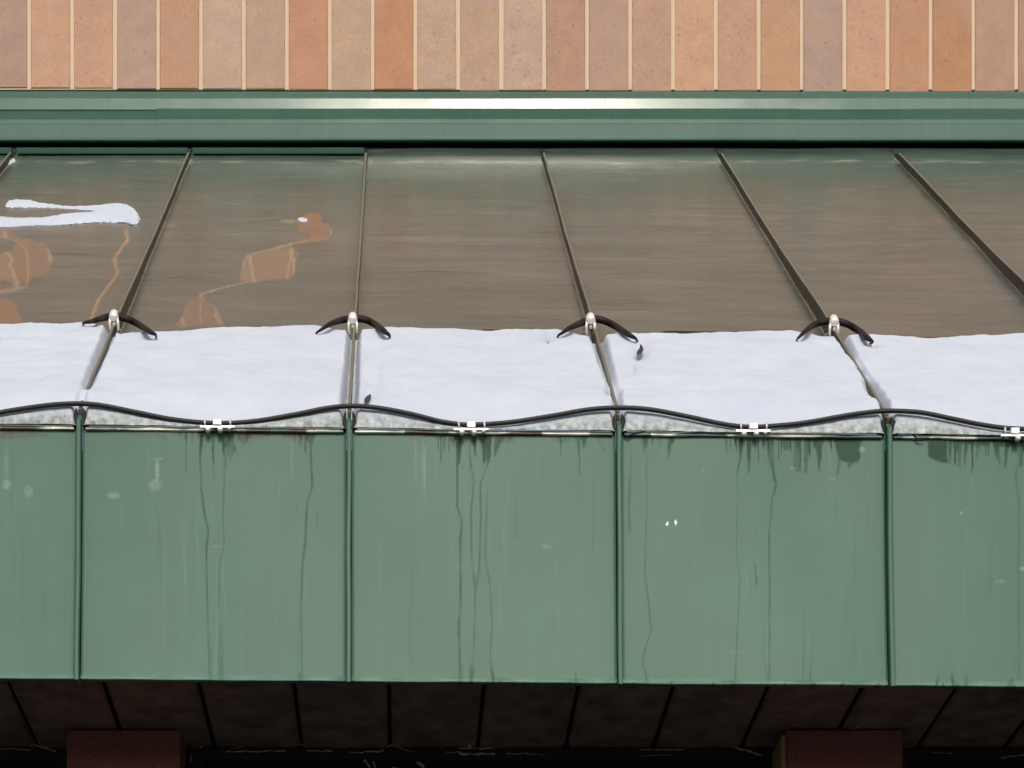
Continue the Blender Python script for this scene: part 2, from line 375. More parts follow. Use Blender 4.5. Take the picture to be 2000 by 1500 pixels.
def roof_attrs(X, Y):
    z = zroof(X, Y); px, py = proj(X, Y, z)
    j = vnoise(px/7, py/7, 3.3)*3.0+vnoise(px/22, py/14, 1.3)*2.5
    wet = np.zeros(px.shape)
    m = (px < 680) & (py > 400) & (py < 650)
    if m.any():
        a, b = px[m], py[m]; w = np.zeros(a.shape); jj = j[m]
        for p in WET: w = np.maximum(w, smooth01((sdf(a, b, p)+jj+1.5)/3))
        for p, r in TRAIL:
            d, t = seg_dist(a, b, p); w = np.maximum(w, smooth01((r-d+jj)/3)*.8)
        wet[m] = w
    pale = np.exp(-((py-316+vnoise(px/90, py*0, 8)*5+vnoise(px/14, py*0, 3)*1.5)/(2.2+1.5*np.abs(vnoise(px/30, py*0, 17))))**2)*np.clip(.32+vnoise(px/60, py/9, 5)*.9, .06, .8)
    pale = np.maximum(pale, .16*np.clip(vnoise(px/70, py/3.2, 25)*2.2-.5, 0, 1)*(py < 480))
    tan = np.zeros(px.shape)
    for p, w_ in TANL:
        P_ = np.array(p); bx = (px > P_[:,0].min()-12) & (px < P_[:,0].max()+12) & (py > P_[:,1].min()-10) & (py < P_[:,1].max()+10)
        if bx.any():
            d, _ = seg_dist(px[bx], py[bx], p); tan[bx] = np.maximum(tan[bx], .7*smooth01((w_/2+1.2-d+j[bx]*.35)/2.4))
    kx = (X-X0)/PITCH; e = np.abs(kx-np.round(kx))*PITCH
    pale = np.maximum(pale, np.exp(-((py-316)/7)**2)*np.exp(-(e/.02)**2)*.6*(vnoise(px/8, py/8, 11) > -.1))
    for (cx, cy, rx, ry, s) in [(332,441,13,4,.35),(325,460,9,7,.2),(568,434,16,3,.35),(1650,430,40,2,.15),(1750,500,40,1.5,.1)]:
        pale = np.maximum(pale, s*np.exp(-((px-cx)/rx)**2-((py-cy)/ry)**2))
    grime = np.exp(-(e/.016)**2)*.45*np.clip(.8+vnoise(px/20, py/30, 2), 0, 1)
    for _ in range(1): pass
    ledge_tint = smooth01((455-py+18*vnoise(px/90, py/10, 21))/120)  # mirrored green of the ledge painted into the panel heads
    return wet, np.clip(pale, 0, 1), grime, ledge_tint, tan
Y_SN = 3.86
for k in range(KMIN, KMAX):
    vis = -3 <= k <= 3
    nu = (200 if vis else 24); nv = (170 if vis else 40)
    us = np.linspace(.001, PITCH-.001, nu); vs = np.concatenate([np.linspace(YE+.002, Y_SN, 8)[:-1], np.linspace(Y_SN, YW+.03, nv)]); nv = len(vs)
    Xg, Yg = np.meshgrid(seamx(k)+us, vs, indexing='ij')
    hh = .0012*vnoise(Xg*5, Yg*2.2, k*3.1)+.0004*vnoise(Xg*14, Yg*20, k)
    edge = np.minimum(Xg-seamx(k), seamx(k)+PITCH-Xg)
    hh += .004*np.clip(1-edge/.004, 0, 1)
    Z = zroof(Xg, Yg)+hh*COS; Yq = Yg-hh*SIN
    wet, pale, grime, ledge_tint, tan = roof_attrs(Xg, Yg) if vis else (np.zeros(Xg.shape),)*5
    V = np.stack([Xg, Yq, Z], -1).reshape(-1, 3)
    mobj('roof_panel', V, grid_faces(nu, nv), M_ROOF, roof, True, dict(wet=wet, pale=pale, grime=grime, ledge_tint=ledge_tint, tan=tan))
for k in range(KMIN, KMAX+1):
    x = seamx(k); n = 60; V = []; top = []
    prof = [(-.0028, 0, 0), (-.0017, .6, 0), (-.0025, .72, 0), (-.0025, .96, .2), (-.0017, 1.0, 1), (.0017, 1.0, 1), (.0025, .96, .2), (.0025, .72, 0), (.0017, .6, 0), (.0028, 0, 0)]
    for i in range(n):
        Y = YE+.004+(5.335-YE)*i/(n-1)
        H = (SEAM_H-.0095*float(smooth01((Y-3.96)/.7)))*(1 if i < n-2 else .93 if i == n-2 else .45)
        if i == 0: H = SEAM_H*.9
        w = .0012*noise.noise((k*7.7, Y*6, 0))+.0005*noise.noise((k*3.7, Y*30, 4))
        for (dx, h, t) in prof:
            V.append(rp(x+dx+w, Y, h*H)); top.append(t)
    m = len(prof); Fs = [(i*m+j+1, (i+1)*m+j+1, (i+1)*m+j, i*m+j) for i in range(n-1) for j in range(m-1)]
    Fs += [tuple(range(m)), tuple(range((n-1)*m+m-1, (n-1)*m-1, -1))]
    mobj('standing_seam', V, Fs, M_SEAM, roof, False, dict(top=top))
for k in range(KMIN, 0):                   # lip of flashing showing at the head of the left panels
    if k < -3: continue
    x0, x1 = seamx(k)+.006, seamx(k+1)-.006
    Yf = 5.345
    pts = [(Yf+.04, zat(287.5, Yf)), (Yf, zat(288.5, Yf)), (Yf-.004, zat(291, Yf)), (Yf+.001, zat(297.5, Yf)), (Yf+.003, zat(299, Yf)), (Yf+.03, zat(300, Yf+.03))]
    profile_part('head_flashing', pts, x0, x1, G_LEDGE, roof, nx=6)
b = MB(); b.box(XL, XR, YW+.03, YW+.06, zroof(0, YW)-.3, zat(320, YW)); b.build('head_board', M_DARK, roof)

# ------------------------------------------------------------------ fascia
fascia = empty('metal_fascia', (X0, YE, 1.30), 'upright green metal fascia with raised seams, rust spots and drip streaks below the snow', 'fascia')
def eave_y(px): return 841+(px-700)*.0105
def bot_y(px): return 1331.5+(px-700)*.0080
wet_l = [  # polyline, width at top, width at bottom, strength at top, strength at bottom
 ([(393,845),(391,900),(394,960),(400,1010),(407,1035),(403,1075),(404,1140),(407,1250),(411,1325)],3.5,3.5,.95,.5),
 ([(394,845),(393,868),(390,895)],10,3,1,.5), ([(416,845),(417,912)],6,2,.9,.6), ([(417,900),(418,960)],2.4,2,.4,.1),
 ([(440,845),(438,930),(436,1000),(437,1065),(428,1110),(427,1320)],3,3.4,.6,.35), ([(410,1240),(411,1326)],9,9,.12,.3),([(432,1200),(432,1326)],8,8,.1,.3),
 ([(437,845),(437,880),(443,915)],7,2,1,.5), ([(446,845),(446,890)],14,6,.9,.5), ([(452,850),(455,880),(449,900)],10,3,.8,.4), ([(458,872),(464,888)],4,2,.7,.4),
 ([(478,846),(476,864)],24,12,.7,.4), ([(355,845),(356,860)],3,1,.6,.3), ([(606,846),(607,868)],20,8,.85,.5), ([(588,846),(588,872)],5,2,.8,.4),
 ([(606,862),(608,900),(610,950),(600,980),(596,1060),(590,1110),(588,1200),(590,1325)],4.4,2.8,.8,.45),
 ([(585,1318),(588,1327)],8,8,.4,.6),
 ([(868,850),(867,886)],6,2,.6,.4), ([(896,850),(896,905)],14,4,1,.6), ([(888,850),(898,880)],6,4,.8,.5), ([(927,850),(928,890)],6,4,.9,.6), ([(947,850),(948,900)],16,6,.85,.5), ([(956,850),(952,905)],8,3,.8,.5),
 ([(975,850),(966,890)],12,3,.7,.5), ([(998,848),(998,858)],8,5,.8,.5), ([(970,850),(988,852)],8,6,.6,.5),
 ([(893,860),(893,990),(902,1015),(899,1060),(900,1180),(896,1220),(899,1332)],3.4,5.5,.8,.55),
 ([(916,850),(918,900),(926,940),(920,1000),(921,1090),(928,1150),(926,1260),(922,1332)],3,4,.7,.35),
 ([(955,900),(938,945),(939,1010),(936,1110),(930,1150)],3,3.5,.7,.5), ([(951,960),(948,1090),(957,1140),(961,1220),(957,1290),(962,1328)],2.8,3,.4,.55),
 ([(922,1300),(920,1332)],10,8,.2,.6), ([(900,1300),(900,1332)],9,9,.2,.5), ([(957,1295),(964,1330)],4,5,.4,.7),
 ([(1090,848),(1090,864)],8,3,.6,.3), ([(1105,848),(1105,862)],6,3,.5,.3), ([(1128,850),(1129,877)],4,2,.6,.4), ([(1141,850),(1140,872)],10,5,.75,.5), ([(1166,850),(1172,866),(1182,880)],2.4,2,.6,.4),
 ([(1123,1305),(1125,1332)],3,4,.2,.5),
 ([(1259,852),(1259,870)],10,9,.75,.6), ([(1259,870),(1257,890)],6,2,.5,.2), ([(1262,860),(1263,1000),(1259,1120),(1266,1170),(1272,1230),(1262,1260),(1255,1290),(1265,1335)],2.6,3.2,.35,.6),
 ([(1230,930),(1228,990),(1230,1040)],4,4,.4,.3), ([(1224,855),(1233,880),(1232,960)],2,2,.3,.2),
 ([(1314,853),(1308,868),(1306,895)],9,3,.85,.5),([(1312,855),(1320,853)],4,4,.5,.5),
 ([(1416,850),(1418,856)],9,6,.8,.6), ([(1447,855),(1446,895),(1439,927)],7,2.5,.85,.4), ([(1440,930),(1438,1080),(1445,1130),(1440,1240),(1436,1330)],2.2,3,.3,.5), ([(1463,853),(1463,922)],8,5,.85,.6),
 ([(1470,853),(1473,860)],10,8,.6,.6),
 ([(1504,853),(1504,885),(1513,938)],12,4,.95,.7), ([(1513,930),(1516,948),(1508,975),(1502,1050),(1503,1150),(1503,1328)],4,3,.75,.5), ([(1490,1200),(1492,1290),(1500,1325)],2,2.5,.1,.35),
 ([(1533,853),(1536,876)],22,10,.6,.5), ([(1552,856),(1552,917)],4.5,3.5,.8,.55), ([(1561,856),(1562,920)],5,3.5,.8,.55), ([(1575,853),(1574,922)],8,6,.85,.6),
 ([(1590,855),(1600,890),(1600,918)],10,4,.8,.6), ([(1604,855),(1602,900)],6,4,.8,.6), ([(1640,890),(1636,928)],8,3,.6,.4), ([(1675,858),(1674,905)],7,6,.8,.5), ([(1660,895),(1658,912)],20,6,.5,.4),
 ([(1571,1180),(1569,1330)],2.4,3,.15,.35), ([(1588,1240),(1582,1332)],2.4,3.5,.2,.45), ([(1672,950),(1670,1300)],3,3,.15,.2), ([(1474,1100),(1478,1142)],3,3,.3,.8),
 ([(1855,860),(1856,905)],6,4,.85,.6), ([(1866,860),(1866,907)],5,4,.85,.6), ([(1875,860),(1874,910)],7,4,.85,.6), ([(1888,860),(1884,908)],8,3,.8,.5), ([(1910,860),(1907,898)],6,3,.8,.5),
 ([(1870,862),(1930,866)],12,10,.8,.7), ([(1945,860),(1952,906)],12,4,.85,.6), ([(1968,860),(1964,912)],9,4,.85,.6), ([(1984,860),(1990,890)],14,6,.8,.6), ([(1996,860),(1994,910)],8,5,.8,.6),
 ([(1992,895),(1983,930),(1991,980),(1989,1100),(1991,1325)],3.5,3,.7,.45),
 ([(1834,1318),(1828,1344)],3,8,.5,.7), ([(1859,1318),(1862,1344)],4,8,.5,.7), ([(1888,1320),(1887,1345)],6,8,.6,.7), ([(1975,1330),(1972,1345)],10,18,.5,.6),
]
blobs = [([(1628,852),(1680,852),(1680,896),(1668,905),(1652,903),(1638,897),(1634,880),(1630,866)],.72), ([(1811,862),(1850,862),(1851,905),(1832,901),(1813,892)],.8)]
rust_l = [([(0,845),(60,846),(90,845)],13,7,.85,.4), ([(250,845),(320,847)],5,7,.25,.5), ([(485,846),(525,847)],12,7,.95,.8), ([(556,848),(600,850)],8,10,.7,.9), ([(800,845),(850,846)],14,8,.55,.4),
 ([(312,846),(322,852)],7,6,.6,.5), ([(820,848),(818,880)],22,8,.3,.05), ([(985,848),(1045,849)],8,8,.45,.5), ([(1045,849),(1100,852)],6,5,.4,.2), ([(350,846),(390,848)],5,6,.3,.4), ([(995,850),(998,858)],8,5,.8,.6),
 ([(1080,856),(1110,858)],8,6,.3,.3), ([(895,852),(950,856)],8,10,.4,.4), ([(470,848),(490,860)],16,10,.45,.3), ([(160,842),(240,843)],3,3,.2,.2), ([(740,845),(800,846)],3,4,.2,.3)]
scuffs = [(307,918,3.2,20,.6),(303,947,11,9,.4),(222,968,10,6,.45),(13,947,7,8,.5),(56,960,7,9,.35),(12,905,4,25,.2),(830,915,1.8,45,.3),(812,895,2.2,40,.2),(826,900,1.8,40,.2),(1068,1067,8,4,.3),
 (1682,878,5,5,.8),(1955,1136,10,3,.3),(1998,1110,6,3,.7),(1878,1002,3,2.5,.6),(428,1068,14,2,.2),(1626,935,7,2,.3),(1372,918,2,2,.3),(290,900,2,20,.1),(570,890,2,35,.2),(1450,1275,40,3,.06),(310,896,8,2,.4),(1550,915,5,2,.5),(890,970,2,2,.2),(1005,1060,2,2,.2)]
def fascia_attrs(px, py):
    wet = np.zeros(px.shape); rust = np.zeros(px.shape); scuff_hemlight = np.zeros(px.shape); chip = np.zeros(px.shape)
    def put(dst, poly, w0, w1, s0, s1, soft=1.3):
        P = np.array(poly); bx = (px > P[:,0].min()-30) & (px < P[:,0].max()+30) & (py > P[:,1].min()-20) & (py < P[:,1].max()+20)
        if not bx.any(): return
        d, t = seg_dist(px[bx], py[bx], poly); w = (w0+(w1-w0)*t)/2*nz[bx]
        dst[bx] = np.maximum(dst[bx], (s0+(s1-s0)*t)*smooth01((w+soft-d)/(2*soft)))
    nz = 1+.45*vnoise(px/9, py/9, 1.7)+.35*vnoise(px/3.5, py/30, 4.7); n3 = vnoise(px/5, py/6, 3.9)
    for p, w0, w1, s0, s1 in wet_l:
        long_ = p[-1][1]-p[0][1] > 150
        put(wet, p, w0*(1.25 if p[0][1] < 880 and not long_ else 1), w1, s0*(.75 if long_ else 1), s1*(.72 if long_ else 1))
    wet *= np.clip(.85+.7*vnoise(px/12, py/45, 41), .35, 1)
    dn = vnoise(px/6, px*0+7, 12)+.7*vnoise(px/2.5, px*0+2, 5); zone = np.zeros(px.shape)      # ragged run-off hanging from the edge
    for a_, b_, s_ in [(330,500,.8),(560,625,.7),(840,1010,1),(1080,1150,.7),(1250,1320,.5),(1410,1690,1),(1805,2010,1.1),(0,90,.3)]:
        zone = np.maximum(zone, s_*smooth01((px-a_)/14)*smooth01((b_-px)/14))
    dl = 6+120*np.clip(dn, 0, 1)**1.4*zone; wet = np.maximum(wet, zone*.75*smooth01((eave_y(px)+4+dl-py)/6)*smooth01((dn+.05)*5))
    ol = vnoise(px/10, py/60, 31)
    for p, s in blobs:
        bx = (px > 1600) & (py < 930)
        if bx.any(): wet[bx] = np.maximum(wet[bx], s*smooth01((sdf(px[bx], py[bx], p)+2+3*(nz[bx]-1))/4))
    for p, w0, w1, s0, s1 in rust_l: put(rust, [(a_, b_+3) for a_, b_ in p], w0*1.3, w1*1.3, s0, s1, soft=3.0)
    rust *= np.clip(.95+vnoise(px/5, py/4, 9)*1.6, 0, 1)
    for (cx, cy, rx, ry, s) in scuffs: scuff_hemlight = np.maximum(scuff_hemlight, s*smooth01(1.6*np.exp(-(np.abs((px-cx)/rx)**2)-np.abs((py-cy)/ry)**2)*np.clip(1+1.3*n3, .1, 1.6)))
    rs = np.random.default_rng(5)
    for _ in range(70):                    # faint pale and dark water lines of random place
        x = rs.uniform(-100, 2050); y0 = rs.uniform(855, 1150); L = rs.uniform(40, 380); w = rs.uniform(1, 3); s = rs.uniform(.04, .13)
        bx = (abs(px-x) < 14) & (py > y0) & (py < y0+L)
        if bx.any():
            xx = x+2.5*np.sin(py[bx]/40+x); g = s*np.exp(-((px[bx]-xx)/w)**2)*np.sin(np.pi*(py[bx]-y0)/L)
            if rs.random() < .5: scuff_hemlight[bx] = np.maximum(scuff_hemlight[bx], g)
            else: wet[bx] = np.maximum(wet[bx], g*1.4)
    b = py-bot_y(px)                       # broken grime along the lower hem
    gn = vnoise(px/14, px*0+3, 6)+.6*vnoise(px/5, px*0+1, 2)
    wet = np.maximum(wet, smooth01((b+9*np.clip(gn*1.6, 0, 1))/3)*(px > 950)*np.clip(gn*2.5, 0, .6))
    scuff_hemlight = np.maximum(scuff_hemlight, smooth01(1-np.abs(b+5.5)/4.5)*np.clip(.55+vnoise(px/50, px*0, 8)*.6, .15, .8))  # light caught by the hem, painted as a pale line
    chip = np.maximum(chip, (np.abs(px-1303)+abs(py-1023)*.8 < 3.4)*1.0); chip = np.maximum(chip, (np.abs(px-1320)*1.2+abs(py-1020)*.8 < 4)*1.0)
    for _ in range(90):
        x, y = rs.uniform(0, 2000), rs.uniform(870, 1320); wet = np.maximum(wet, .35*np.exp(-((px-x)/1.6)**2-((py-y)/1.8)**2))
    return np.clip(wet, 0, 1), np.clip(rust, 0, 1), np.clip(scuff_hemlight, 0, 1), chip
LEAN = .022
for k in range(KMIN, KMAX):
    vis = -2 <= k <= 2
    x0, x1 = seamx(k), seamx(k+1)
    nu = 300 if vis else 20; nv = 150 if vis else 16
    us = np.linspace(.0042, PITCH-.0042, nu)
    Xg = np.repeat((x0+us)[:, None], nv, 1); t = np.linspace(0, 1, nv)**1.25; T = np.repeat(t[None], nu, 0)
    pxe = CX+F*Xg/YE
    zt = (HY-(eave_y(pxe)+3))/F*YE; zb = (HY-bot_y(pxe))/F*(YE-LEAN)+.0006*vnoise(Xg*18, Xg*0, 4)
    Zg = zt+(zb-zt)*T
    u01 = (Xg-x0)/PITCH
    Yg = YE-LEAN*T**1.9 - .0034*vnoise(Xg*4.5, Zg*3.5, k*5.3)*np.sin(np.pi*u01) - .0012*np.sin(np.pi*u01)*np.sin(np.pi*T)
    ed = np.minimum(Xg-x0, x1-Xg); Yg -= .007*np.clip(1-ed/.009, 0, 1)**2          # leg turned up to the seam
    hem = np.clip((T-.984)/.016, 0, 1); Yg -= .004*hem**1.3
    px, py = proj(Xg, Yg, Zg)
    at_ = fascia_attrs(px, py) if vis else (np.zeros(px.shape),)*4
    V = np.stack([Xg, Yg, Zg], -1)
    # hem turned under: extra last rows
    last = V[:, -1].copy(); r1 = last+np.array([0, .001, -.0008]); r2 = last+np.array([0, .012, -.0004])
    V = np.concatenate([V, r1[:, None], r2[:, None]], 1)
    ext = lambda a: np.concatenate([a, a[:, -1:], a[:, -1:]], 1)
    mobj('fascia_panel', V.reshape(-1, 3), grid_faces(nu, nv+2, flip=True), M_FASC, fascia, True,
         dict(wet=ext(at_[0]), rust=ext(at_[1]), scuff_hemlight=ext(at_[2]), chip=ext(at_[3])))
    # worn bright edge along the top of the panel
    ne = 160 if vis else 10
    xs = np.linspace(x0+.009, x1-.009, ne); rs_ = 5; V = []; bare = []; ru = []
    if k == 2: pass
    for i, x in enumerate(xs):
        pxx = CX+F*x/YE; zc = (HY-(eave_y(pxx)+1.0))/F*YE; wob = .0008*noise.noise((x*22, 1, 0))
        for (dy, dz) in ((.004, .0030), (-.0036, .0026), (-.0048, .0006), (-.0056, -.0026), (-.003, -.0036)):
            V.append((x, YE+dy, zc+wob-.0012+dz)); bare.append(1.0); ru.append(0)
    V = np.array(V); pxv = CX+F*V[:,0]/YE
    bv = np.clip(.55+.6*np.sin(pxv*.013+1.2)+.4*vnoise(pxv/40, pxv*0, 3), 0, 1)
    for (a, b_, s) in [(230,350,1),(345,490,1),(600,620,1),(690,790,.9),(860,990,1.3),(1065,1150,1.2),(1180,1200,1.2),(1270,1345,1.1),(1420,1675,1.4),(1760,1790,.8),(1815,1850,1),(1900,2000,1.3)]:
        bv = np.where((pxv > a) & (pxv < b_), np.maximum(bv, .9*s), bv)
    for (a, b_) in [(0,60),(485,560),(560,596),(800,850),(995,1060),(1205,1262),(1790,1812)]: bv = np.where((pxv > a) & (pxv < b_), 0, bv)
    rv = np.zeros(pxv.shape)
    for (a, b_) in [(0,70),(480,530),(560,600),(795,850),(1000,1060)]: rv = np.where((pxv > a) & (pxv < b_), .85, rv)
    mobj('drip_edge', V, [(i*rs_+j, (i+1)*rs_+j, (i+1)*rs_+j+1, i*rs_+j+1) for i in range(ne-1) for j in range(rs_-1)], M_DRIP, fascia, False, dict(bare=np.clip(bv, 0, 1), rust=rv))
for k in range(KMIN, KMAX+1):
    x = seamx(k); pxx = CX+F*x/YE; n = 30; V = []; hw = .0036
    z1 = (HY-(eave_y(pxx)-22))/F*YE; z0 = (HY-(bot_y(pxx)+9))/F*(YE-LEAN)
    prof = [(-.0030, .003), (-.0028, -.012), (-hw, -.013), (-hw, -.0185), (-hw+.0014, -.020), (hw-.0014, -.020), (hw, -.0185), (hw, -.013), (.0028, -.012), (.0030, .003)]
    for i in range(n):
        t = i/(n-1); z = z1+(z0-z1)*t; Yb = YE-LEAN*t**1.9
        wx = .0010*noise.noise((k*5.1, z*7, 2)); sc = 1.0
        for (dx, dy) in prof: V.append((x+dx+wx, Yb+dy*(sc if i else .2), z))
    m = len(prof); Fs = [(i*m+j, i*m+j+1, (i+1)*m+j+1, (i+1)*m+j) for i in range(n-1) for j in range(m-1)]
    Fs += [tuple(range(m-1, -1, -1)), tuple(range((n-1)*m, n*m))]
    mobj('fascia_seam', V, Fs, G_SEAM, fascia)
    b = MB()                               # solid black wedges painted as the shade of the open seam gap
    ze = (HY-(eave_y(pxx)-2))/F*YE; s = 1.35 if k == 2 else 1
    for sg in (-1, 1):
        a0 = .0046; w = (.0075 if sg < 0 else .0095)*s
        b.add([(x+sg*a0, YE-.006, ze-.002), (x+sg*(a0+w*.85), YE-.006, ze-.002), (x+sg*(a0+w*.6), YE-.006, ze+.018), (x+sg*(a0+.0012), YE-.004, ze+.027), (x+sg*a0, YE-.004, ze+.027),
               (x+sg*a0, YE+.02, ze-.002), (x+sg*(a0+w*.85), YE+.02, ze-.002), (x+sg*(a0+w*.6), YE+.02, ze+.018), (x+sg*(a0+.0012), YE+.02, ze+.027), (x+sg*a0, YE+.02, ze+.027)],
              [(0,1,2,3,4), (9,8,7,6,5), (0,5,6,1), (1,6,7,2), (2,7,8,3), (3,8,9,4), (4,9,5,0)])
    b.build('seam_gap_shade', M_DARK, fascia)
# lifted flap of the edge metal right of the right-hand seam
fl = MB(); fl.tube([at(px_, py_, YE-.006) for px_, py_ in [(1756,842),(1770,840),(1780,843),(1787,852),(1794,860),(1806,860)]], [.0022,.0026,.0022,.0016,.0013,.0006], 6)
fl.build('lifted_edge', M_DARK, fascia)
fl = MB(); fl.tube([at(px_, py_, YE-.006) for px_, py_ in [(1218,848),(1226,852),(1232,849),(1245,845),(1262,842)]], [.0008,.0013,.0013,.001,.0006], 6)
fl.build('lifted_edge', M_DARK, fascia)
b = MB(); b.box(XL, XR, YE+.004, YE+.03, 1.34, ZE-.03); b.build('fascia_board', M_DARK, fascia)

# ------------------------------------------------------------------ soffit, piers, windows under the roof
ZS = 1.335
sof = empty('soffit', (0, 3.6, ZS), 'dark brown plank soffit in shade under the green fascia', 'soffit')
SP = .1525; sx0 = (760-CX)/F*3.60
for i in range(-14, 20):
    b = MB(); x0 = sx0+i*SP+.0032; x1 = sx0+(i+1)*SP-.0032
    b.add([(x0,YE-.004,ZS+.004),(x1,YE-.004,ZS+.004),(x1,4.05,ZS+.004),(x0,4.05,ZS+.004),(x0+.004,YE,ZS),(x1-.004,YE,ZS),(x1-.004,4.05,ZS),(x0+.004,4.05,ZS)],
          [(7,6,5,4),(0,1,2,3),(0,4,5,1),(1,5,6,2),(2,6,7,3),(3,7,4,0)])
    o = b.build('soffit_plank', M_SOFFIT, sof)
    o.location.z += random.uniform(-.0015, .0015)
b = MB(); b.box(XL, XR, YE+.002, YW+.2, ZS+.012, ZS+.03); b.build('soffit_backing', M_DARK, sof)
# pale stain lumps on the plank joint by the right-hand pier
b = MB()
for px_, py_, r in [(1712,1366,.0045),(1708,1374,.003),(1690,1402,.005),(1684,1410,.006),(1676,1417,.005),(1668,1424,.004)]:
    Yq = ZS/((HY-py_)/F); x = (px_-CX)/F*Yq
    b.tube([(x-r, Yq, ZS-.0005), (x, Yq-.003, ZS-.0025), (x+r, Yq, ZS-.0005)], [r*.3, r*.8, r*.3], 7)
o = b.build('lichen_stain', m_plain('pale_lichen', (.20,.20,.14), .9), sof); o['kind'] = 'stuff'
YP, YG = 3.785, 3.88
lab = {0: 'dark red brick pier under the left half of the fascia', 1: 'dark red brick pier with a tan edge strip under the right end of the fascia',
       -1: 'dark red brick pier beyond the left edge', 2: 'dark red brick pier beyond the right edge'}
for n in (-1, 0, 1, 2):
    cxp = (241-CX)/F*YP+n*(1409/F*YP); w = (222+5*n)/F*YP/2
    p = empty('brick_pier', (cxp, YP, -1.6), lab[n], 'pier', 'brick piers under the soffit')
    b = MB(); b.bbox(cxp-w, cxp+w, YP, YG+.05, -1.6, ZS-.0035, .002); b.build('shaft', M_PIER, p)
    if n == 1:
        b = MB(); b.box(cxp-w-.0085, cxp-w-.001, YP+.004, YG+.04, -1.6, ZS-.012); b.build('edge_strip', M_TAN, p)  # paler tan strip along the left edge of the pier
for n in (-1, 0, 1):
    xa = (241-CX)/F*YP+n*1.2182+.10; xb = xa+1.2182-.20
    wd = empty('window', ((xa+xb)/2, YG+.02, -1.6), ['dark window beyond the left pier','dark window between the two piers under the soffit','dark window right of the right-hand pier'][n+1], 'window')
    b = MB(); b.box(xa, xb, YG, YG+.04, ZS-.022, ZS-.004); b.box(xa, xa+.03, YG, YG+.04, -1.6, ZS-.022); b.box(xb-.03, xb, YG, YG+.04, -1.6, ZS-.022); b.box(xa+.03, xb-.03, YG, YG+.04, -1.6, -1.3)
    b.build('frame', M_FRAME, wd)
    b = MB(); b.box(xa+.03, xb-.03, YG+.02, YG+.028, -1.3, ZS-.022); b.build('pane', M_GLASS, wd)
b = MB(); b.box(XL, XR, YG+.09, YG+.2, -1.6, ZS-.003); o = b.build('back_wall', M_DARK); tag(o, 'black wall behind the windows under the soffit', 'wall')
# ragged pale scraps along the head of the windows
ck = [(0,1462,60,1464,3),(52,1452,66,1460,3),(66,1454,110,1468,4),(440,1468,560,1466,3),(455,1461,475,1459,2),(580,1454,640,1456,2),(585,1452,600,1458,3),(600,1466,650,1467,3),(680,1469,700,1470,2),
      (700,1470,750,1466,4),(755,1458,770,1454,3),(768,1454,785,1462,3),(785,1463,810,1469,2),(712,1483,722,1500,7),(728,1487,734,1500,5),(815,1488,828,1498,7),(765,1497,775,1500,3),(895,1461,965,1462,3),(897,1472,966,1472,5),(870,1469,900,1469,2),(990,1472,1065,1473,2),
      (1250,1464,1335,1464,2.5),(1255,1475,1310,1475,1.5),(1300,1462,1325,1464,2),(1435,1460,1460,1466,4),(1460,1466,1490,1476,5),(1820,1470,1860,1471,1.5),(1955,1480,2000,1474,2),(375,1455,385,1448,3),(385,1446,395,1442,3),(375,1470,372,1490,3),(395,1455,390,1462,3)]
b = MB()
for x0, y0, x1, y1, w in ck:
    n = max(3, int(abs(x1-x0)/7)+2); pts = []; rr = []
    for i in range(n):
        t = i/(n-1); pts.append(at(x0+(x1-x0)*t+random.uniform(-1,1), y0+(y1-y0)*t+random.uniform(-1.3,1.3), YG-.003)); rr.append(w/F*YG*.5*random.uniform(.35, 1.1))
    b.tube(pts, rr, 6)
o = b.build('pale_scraps', M_SCRAP); tag(o, 'broken pale scraps along the dark window heads', 'caulk', kind='stuff')  # pale scraps, not certainly caulk
b = MB(); b.tube([at(914,1456,YG-.006), at(918,1457,YG-.009), at(919,1460,YG-.006)], [.001,.0035,.001], 8)
o = b.build('water_drop', M_GALV); tag(o, 'tiny bright water drop hanging in the dark below the middle of the fascia', 'drop')

# ------------------------------------------------------------------ snow
bpts = [(-400,630),(0,632),(60,631),(120,633),(170,632),(215,640),(235,652),(262,650),(300,648),(400,642),(480,640),(560,638),(620,636),(660,644),(690,650),(720,644),(762,639),(850,641),(950,645),(1030,643),(1085,643),(1130,653),(1175,655),(1215,651),(1245,650),(1370,653),(1460,651),(1540,645),(1580,650),(1620,660),(1660,656),(1700,653),(1760,657),(1830,660),(1920,657),(2000,653),(2100,656),(2500,660)]
Xb = []; Yb = []
for a, b_ in bpts:
    X, Y = on_roof(a, b_, .026); Xb.append(X); Yb.append(Y+.006)
SX = np.arange(XL+.01, XR-.01, .0034)
extra = np.concatenate([seamx(k)+np.linspace(-.014, .014, 15) for k in range(-2, 4)])
SX = np.unique(np.round(np.concatenate([SX, extra]), 5))
Yback = np.interp(SX, Xb, Yb)+np.array([.0035*noise.noise((x*11, 0, 0))+.0022*noise.noise((x*34, 0, 4))+.0008*noise.noise((x*120, 3, 4)) for x in SX])
Yfront = YE-.004+.0015*np.array([noise.noise((x*25, 5, 0)) for x in SX])
nv = 150; T = np.linspace(0, 1, nv)
XG = np.repeat(SX[:, None], nv, 1); YG_ = Yfront[:, None]+(Yback-Yfront)[:, None]*T[None]
kx = (XG-X0)/PITCH; kn = np.round(kx); du = (kx-kn)*PITCH; ad = np.abs(du)
front = YG_-Yfront[:, None]; back = Yback[:, None]-YG_
lip = .0075+.037*(.5+.5*np.cos(2*np.pi*kx))**.9        # thickness at the front lip: high at seams, thin between
full = .031+.0035*vnoise(XG*6, YG_*9, 2)+.0032*vnoise(XG*14, YG_*22, 7)+.0014*vnoise(XG*38, YG_*60, 5)+.0006*vnoise(XG*90, YG_*110, 9)
H = lip+(full-lip)*smooth01(front/.09)
